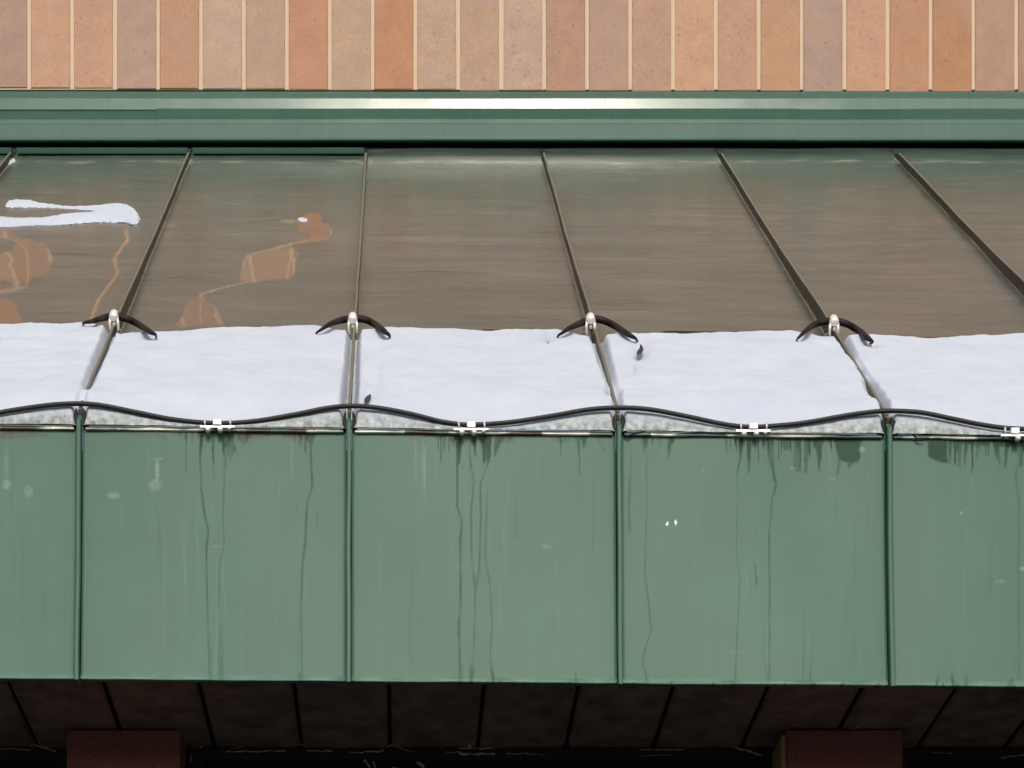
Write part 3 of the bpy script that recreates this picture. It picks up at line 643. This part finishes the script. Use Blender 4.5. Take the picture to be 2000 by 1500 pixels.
H = H*np.sqrt(np.clip(1-(1-np.clip(back/.022, 0, 1))**2, 0, 1))
# how far each seam shows above the snow: (pixel y, depth of the groove below the seam top, half width)
EXP = {-1: [(640,.012,.007),(680,.012,.006),(720,.009,.006),(755,.006,.005),(768,-.004,.004),(800,-.004,.004)],
        0: [(640,.012,.007),(680,.016,.007),(720,.016,.008),(760,.018,.009),(800,.018,.009)],
        1: [(640,.012,.009),(680,.014,.008),(720,.010,.007),(745,.005,.005),(756,.002,.005),(768,.009,.010),(776,.008,.007),(785,.002,.003),(800,.006,.004)],
        2: [(640,.012,.009),(668,.012,.007),(692,.007,.005),(703,.0012,.003),(716,.0006,.0025),(724,.006,.004),(732,.002,.003),(740,.001,.003),(752,.009,.006),(770,.011,.008),(785,.010,.006),(800,.008,.004)]}
pxg, pyg = proj(XG, YG_-SEAM_H*SIN, zroof(XG, YG_)+SEAM_H*COS)
for k in range(KMIN, KMAX+1):
    m = (kn == k) & (ad < .05)
    if not m.any(): continue
    E = EXP.get(k, EXP[1 if k % 2 else -1]); ys = [e[0] for e in E]
    dep = np.interp(pyg[m], ys, [e[1] for e in E]); hw = np.interp(pyg[m], ys, [e[2] for e in E])
    tgt = SEAM_H-dep; jit = 1+.35*vnoise(XG[m]*50, YG_[m]*60, 13)
    wv = smooth01((ad[m]-hw*.5*jit)/(hw*.8+.006))
    H[m] = np.minimum(H[m], tgt+(H[m]-tgt)*wv)
    nb = (SEAM_H+.002); sel = np.where(dep < 0, 1.0, 0.0)*smooth01(1-ad[m]/.02)*smooth01(front[m]/.02)
    H[m] = np.maximum(H[m], sel*nb)
nf = smooth01(1-front/.026)*smooth01(1-(ad-.0045)/.010)           # melted notch at the seams' lower end
H *= 1-nf
H *= .80+.20*np.sqrt(np.clip(front/.009, 0, 1))
# small hollows and creases
for (a, b_, rx, ry, d) in [(1068,668,14,12,.006),(1250,686,16,20,.008),(1238,722,14,16,.004),(718,775,14,22,.007),(735,720,18,60,.003),(60,660,70,6,.003),(120,700,40,18,.003),(1712,678,14,10,.005),(900,770,160,12,.0018),(600,765,30,10,.002),(1560,667,18,5,.004),(300,790,150,6,-.0015),(1400,800,160,6,-.0015),(1150,665,30,12,.004),(1690,760,30,14,.003),(1120,700,40,20,.002)]:
    H -= d*np.exp(-((pxg-a)/rx)**2-((pyg-b_)/ry)**2)
Xs, Ys, Zs = XG, YG_-H*SIN*smooth01(front/.06), zroof(XG, YG_)+H*COS
ice = smooth01(1-front/.012)*.38
dirt = np.zeros(H.shape)
for (a, b_, rx, ry, s) in [(1068,670,3.5,4,.7),(1066,660,6,8,.2),(1712,677,3,3,.5),(300,650,5,3,.3),(130,695,20,5,.08),(745,740,3,25,.10),(1240,725,4,12,.25),(1192,768,6,4,.6)]:
    dirt = np.maximum(dirt, s*np.exp(-((pxg-a)/rx)**2-((pyg-b_)/ry)**2))
V = np.stack([Xs, Ys, Zs], -1)
# front face, wet and icy, from the lip down to the roof edge
R = []; fi = []
for j, q in enumerate([.05, .25, .45, .65, .82, .95]):
    h = H[:, 0]*q; yy = Yfront-.005*(1-max(q, 0))-.0015*math.sin(math.pi*max(q, 0))+.0012*vnoise(SX*70, SX*0+q*4, 1)
    R.append(np.stack([SX, yy, zroof(SX, Yfront)+h*COS+H[:, 0]*0], -1)); fi.append(np.full(SX.shape, [1,.92,.78,.62,.5,.42][j]))
V = np.concatenate([np.stack(R, 1), V], 1); ICE = np.concatenate([np.stack(fi, 1), ice], 1); DI = np.concatenate([np.zeros((len(SX), 6)), dirt], 1)
sn = mobj('snow', V.reshape(-1, 3), grid_faces(len(SX), nv+6), M_SNOW, None, True, dict(ice=ICE, dirt=DI))
tag(sn, 'band of old white snow lying along the lower edge of the metal roof', 'snow', kind='stuff')

def snow_lump(name, poly, thick, edge, label, step=1.6):
    P = np.array(poly); xs = np.arange(P[:,0].min()-2, P[:,0].max()+2+step, step); ys = np.arange(P[:,1].min()-2, P[:,1].max()+2+step, step*.7)
    PX, PY = np.meshgrid(xs, ys, indexing='ij'); d = sdf(PX, PY, poly)+1.2*vnoise(PX/9, PY/6, 2)
    h = thick*np.sqrt(np.clip(1-(1-np.clip(d/edge, 0, 1))**2, 0, 1))*(1+.15*vnoise(PX/20, PY/10, 6))
    V = np.zeros(PX.shape+(3,))
    for i in range(PX.shape[0]):
        for j in range(PX.shape[1]):
            X, Y = on_roof(PX[i, j], PY[i, j], 0); V[i, j] = rp(X, Y, h[i, j]+.0005 if d[i, j] > -1.2 else -.001)
    keep = d > -1.6; fs = [f for f in grid_faces(*PX.shape, flip=True) if keep.ravel()[f].all()]
    used = np.unique(np.array(fs)); remap = -np.ones(PX.size, int); remap[used] = np.arange(len(used))
    z = np.zeros(len(used))
    o = mobj(name, V.reshape(-1, 3)[used], [remap[f] for f in fs], M_SNOW, None, True, dict(ice=z, dirt=z))
    return tag(o, label, 'snow')
_on = on_roof
def on_roof_fast(px, py, h=0.0):
    m = (HY-py)/F; Y = 4.0
    for _ in range(6): Y = (ZE-YE*TAN-float(tilt(Y))*((px-CX)/F*Y-.1))/(m-TAN)
    return (px-CX)/F*Y, Y
on_roof = on_roof_fast
snow_lump('snow_patch', [(11,402),(18,394),(35,392),(58,393),(75,398),(110,402),(140,406),(165,405),(190,403),(230,399),(248,402),(262,410),(270,420),(274,430),(268,437),(258,439),(245,434),(215,433),(180,434),(140,437),(100,440),(60,440),(20,443),(-60,444),(-60,426),(0,426),(30,428),(70,428),(95,426),(120,421),(150,418),(180,416),(203,414),(180,411),(140,408),(100,406),(60,405),(12,405)], .006, 7, 'hook-shaped strip of white snow left on the bare roof at the far left')
snow_lump('snow_patch', [(583,427),(590,426),(599,428),(599,432),(590,433),(584,431)], .002, 4, 'tiny white scrap of snow on the bare roof in the second panel', step=1.2)
snow_lump('snow_patch', [(6,318),(14,314),(27,310),(29,314),(22,320),(10,324),(4,324)], .003, 5, 'small snow scrap beside the seam top in the upper left corner of the roof', step=1.2)

# ------------------------------------------------------------------ cables
def catmull(pts, n=12):
    P = [pts[0]]+list(pts)+[pts[-1]]; out = []
    for i in range(1, len(P)-2):
        p0, p1, p2, p3 = [np.array(q, float) for q in P[i-1:i+3]]
        for t in np.linspace(0, 1, n, endpoint=False):
            out.append(.5*((2*p1)+(-p0+p2)*t+(2*p0-5*p1+4*p2-p3)*t*t+(-p0+3*p1-3*p2+p3)*t**3))
    out.append(np.array(pts[-1], float)); return out
low = [(-1700,822),(-1400,788),(-1130,823),(-890,788),(-630,824),(-367,786),(-105,826),(-50,820),(0,806),(60,796),(110,790),(158,788.5),(200,792),(260,804),(330,818),(390,825),(425,826.5),(460,826),(510,821),(580,809),(640,797),(690,793),(740,797),(800,808),(860,823),(900,829),(920,829.5),(960,828),(1010,823),(1080,812),(1150,800),(1210,796.5),(1270,800),(1340,813),(1400,826),(1440,832.5),(1470,834),(1510,832),(1570,826),(1650,812),(1700,805),(1740,802.5),(1800,806),(1860,818),(1920,830),(1975,837),(2030,836),(2130,822),(2262,806),(2400,822),(2520,838),(2650,822),(2790,810),(2930,828),(3040,842),(3180,828),(3310,814)]
Yc = YE-.0035
pts = catmull([at(a, b_, Yc-.004) for a, b_ in low], 10)
pts = [p for p in pts if XL+.05 < p[0] < XR-.05]
b = MB(); b.tube(pts, .0036, 12); o = b.build('heating_cable', M_CABLE, None, True)
tag(o, 'thin black cable waving along the lower edge of the snow, clipped between the seams', 'cable')

ARC = {-1: [(150,636),(163,631),(185,626),(205,620),(226,617),(248,623),(268,632),(288,645),(303,653),(315,662)],
        0: [(608,655),(622,647),(645,633),(668,625),(691,622),(712,624),(730,632),(748,645),(760,654),(770,662)],
        1: [(1078,662),(1092,654),(1112,641),(1134,631),(1156,623),(1178,626),(1200,636),(1222,650),(1240,660),(1252,668)],
        2: [(1545,668),(1558,661),(1574,646),(1594,632),(1625,627),(1652,632),(1674,644),(1692,658),(1704,667),(1714,674)]}
_, YC0 = _on(690, 640, SEAM_H)
b = MB(); path = []
kk = sorted(ARC)
def arc3(k):
    _, Yk = _on(ARC[k][4][0], ARC[k][4][1]+14, SEAM_H)
    xs = [a for a, _ in ARC[k]]
    out = []
    L = list(ARC[k]); L[0] = tuple(L[1][q]+.7*(L[1][q]-L[2][q]) for q in (0, 1)); L[9] = tuple(L[8][q]+.7*(L[8][q]-L[7][q]) for q in (0, 1))
    for i, (a, y_) in enumerate(L):
        e = abs(i-4.5)/4.5; Y_ = Yk-.024-.020*e*e
        if i <= 2 or i >= 7:
            h_ = .022 if i in (0, 9) else .037 if i in (1, 8) else .042
            _, Yr = _on(a, y_, h_); Y_ = Yr-h_*SIN if y_ > 640 or i in (0, 9) else min(Y_, Yr-h_*SIN)
        out.append(at(a, y_, Y_))
    return out, Yk
rad = []
for n, k in enumerate(kk):
    A3, Yk = arc3(k)
    if n > 0:
        p, q = path[-1], A3[0]
        for t in (.2, .5, .8):
            X = p[0]+(q[0]-p[0])*t; path.append(rp(X, Yk+.02, .008)); rad.append(.0048)
    path += [tuple(v) for v in A3]; rad += [.0008,.0020,.0042,.0055,.0058,.0058,.0057,.0050,.0026,.0008]
# run on, buried, beyond the frame at both ends
path = [rp(XL+.1, YC0+.02, .008), rp(path[0][0]-.15, YC0+.02, .008)]+path+[rp(path[-1][0]+.15, YC0+.02, .008), rp(XR-.1, YC0+.02, .008)]
rad = [.0048]*2+rad+[.0048]*2
cp = catmull(path, 6); rr = list(np.interp(np.arange(len(cp))/6, np.arange(len(path)), rad))
b.tube(cp, rr, 10); o = b.build('heating_cable', M_CABLE2, None, True)
tag(o, 'thick dark brown cable arching over the seams out of the upper edge of the snow', 'cable')

# ------------------------------------------------------------------ clamps holding the upper cable to the seams
def clamp(cx_, cy_, label, k):
    _, Yk = _on(ARC[k][4][0], ARC[k][4][1]+14, SEAM_H); x = (cx_-CX)/F*(Yk-.024)
    base = rp(x, Yk, SEAM_H)
    t = empty('seam_clamp', base, label, 'clamp', 'metal clamps on the roof seams')
    s_ = lambda dx, dv, h: rp(x+dx, Yk+dv*COS, SEAM_H+h)
    b = MB(); rings = []; A_ = [math.radians(q) for q in (-115,-90,-65,-40,-15,15,40,65,90,115)]; m_ = len(A_)
    for dv, w, h in [(-.0135,.0040,.012),(-.0130,.0066,.0165),(-.009,.0082,.0205),(.003,.0082,.0215),(.009,.0074,.019),(.011,.0050,.014)]:
        rings += [s_(w*min(1, max(-1, 1.15*math.sin(a))), dv, (h-.008)*math.cos(a)+.008) for a in A_]
    b.add(rings, [(i*m_+j, i*m_+j+1, (i+1)*m_+j+1, (i+1)*m_+j) for i in range(5) for j in range(m_-1)]+[tuple(range(m_-1, -1, -1)), tuple(range(5*m_, 6*m_))])
    b.build('cap', M_GALV, t, True)
    for sg in (-1, 1):
        b = MB(); b.tube([s_(sg*.0066, -.010, .010), s_(sg*.0074, -.0135, .001), s_(sg*.0066, -.015, -.008), s_(sg*.0048, -.017, -.013)], [.0021,.0026,.0022,.0016], 8)
        b.build('leg', M_GALV, t, True)
    b = MB(); b.tube([s_(.0005, -.0125, .002), s_(.0005, -.0165, .002)], .0030, 6); b.build('bolt', M_GALV, t)
    b = MB(); b.tube([s_(-.012, .004, -.014), s_(-.002, .002, -.004), s_(.010, .004, -.012)], .0016, 6); b.build('cross_wire', M_GALV, t, True)
clamp(223, 616, 'bright metal clamp on the leftmost seam at the snow edge, left of the orange-tinted wet patches', -1)
clamp(689, 620, 'bright metal clamp at the snow edge on the seam that runs nearly straight down', 0)
clamp(1153, 621, 'bright metal clamp on the third seam from the left at the snow edge', 1)
clamp(1628, 625, 'bright metal clamp on the rightmost seam at the snow edge', 2)

# ------------------------------------------------------------------ clips holding the lower cable between the seams
def clip(px_, py_, label, full=1.0, lit=True):
    Y = YE-.014; c = at(px_, py_, Y)
    t = empty('cable_clip', c, label, 'clip', 'cable clips on the roof edge')
    x, y, z = c; u_ = Y/F
    b = MB(); b.bbox(x-34*u_*full, x+34*u_*full, y, y+.002, z-.0095*0-7*u_, z-2.5*u_, .0006); b.build('strap', M_GALV, t)
    b = MB(); b.bbox(x-8*u_, x+9*u_, y-.003, y+.006, z-3*u_, z+9*u_, .0014); b.build('saddle', M_GALV, t)
    for dx, dz, r in ((-18,-11,5.5), (6,-11,5.5), (24,-10,3.5)):
        if full < 1 and dx < 0: continue
        X_, Z_ = x+dx*u_, z+dz*u_; b = MB(); r *= u_
        b.tube([(X_, y+.004, Z_), (X_, y-.002, Z_), (X_, y-.0042, Z_)], [r, r*.95, r*.45], 10); b.build('rivet', M_GALV, t, True)
    for dx in (-24, 26):
        b = MB(); X_ = x+dx*u_*full; b.tube([(X_, y+.008, z-4*u_), (X_, y-.003, z+0*u_), (X_, y-.002, z+8*u_), (X_, y+.008, z+9*u_)], .0015, 6); b.build('hook', M_GALV, t, True)
clip(424, 828, 'metal cable clip on the roof edge above the darkest olive drips at left')
clip(920, 833, 'metal cable clip with bright rivets on the roof edge near the middle')
clip(1471, 836, 'metal cable clip on the roof edge right of centre')
clip(1982, 845, 'metal cable clip cut by the right edge of the photo', .8)

# ------------------------------------------------------------------ dead leaf scraps on the snow
def scrap(pts, label):
    V = []; n = len(pts)
    for lvl in (.0345, .0365):
        for a, b_ in pts:
            X, Y = _on(a, b_, lvl-.003); V.append(rp(X, Y, lvl-.003))
    fs = [tuple(range(n, 2*n)), tuple(range(n-1, -1, -1))]+[(i, (i+1) % n, n+(i+1) % n, n+i) for i in range(n)]
    o = mobj('leaf_scrap', V, fs, M_LEAF); tag(o, label, 'leaf', 'dead leaf scraps on the snow')
scrap([(711,785),(712,778),(717,773),(724,769),(725,775),(720,782),(714,786)], 'dark leaf scrap on the snow just right of the straight seam, above the cable')
scrap([(1243,694),(1244,686),(1249,680),(1250,672),(1254,674),(1257,682),(1254,689),(1248,693)], 'dark leaf scrap on the snow below the right end of the third cable arch')
scrap([(1067,670),(1071,668),(1074,671),(1070,674)], 'tiny dark speck on the snow left of the third clamp')
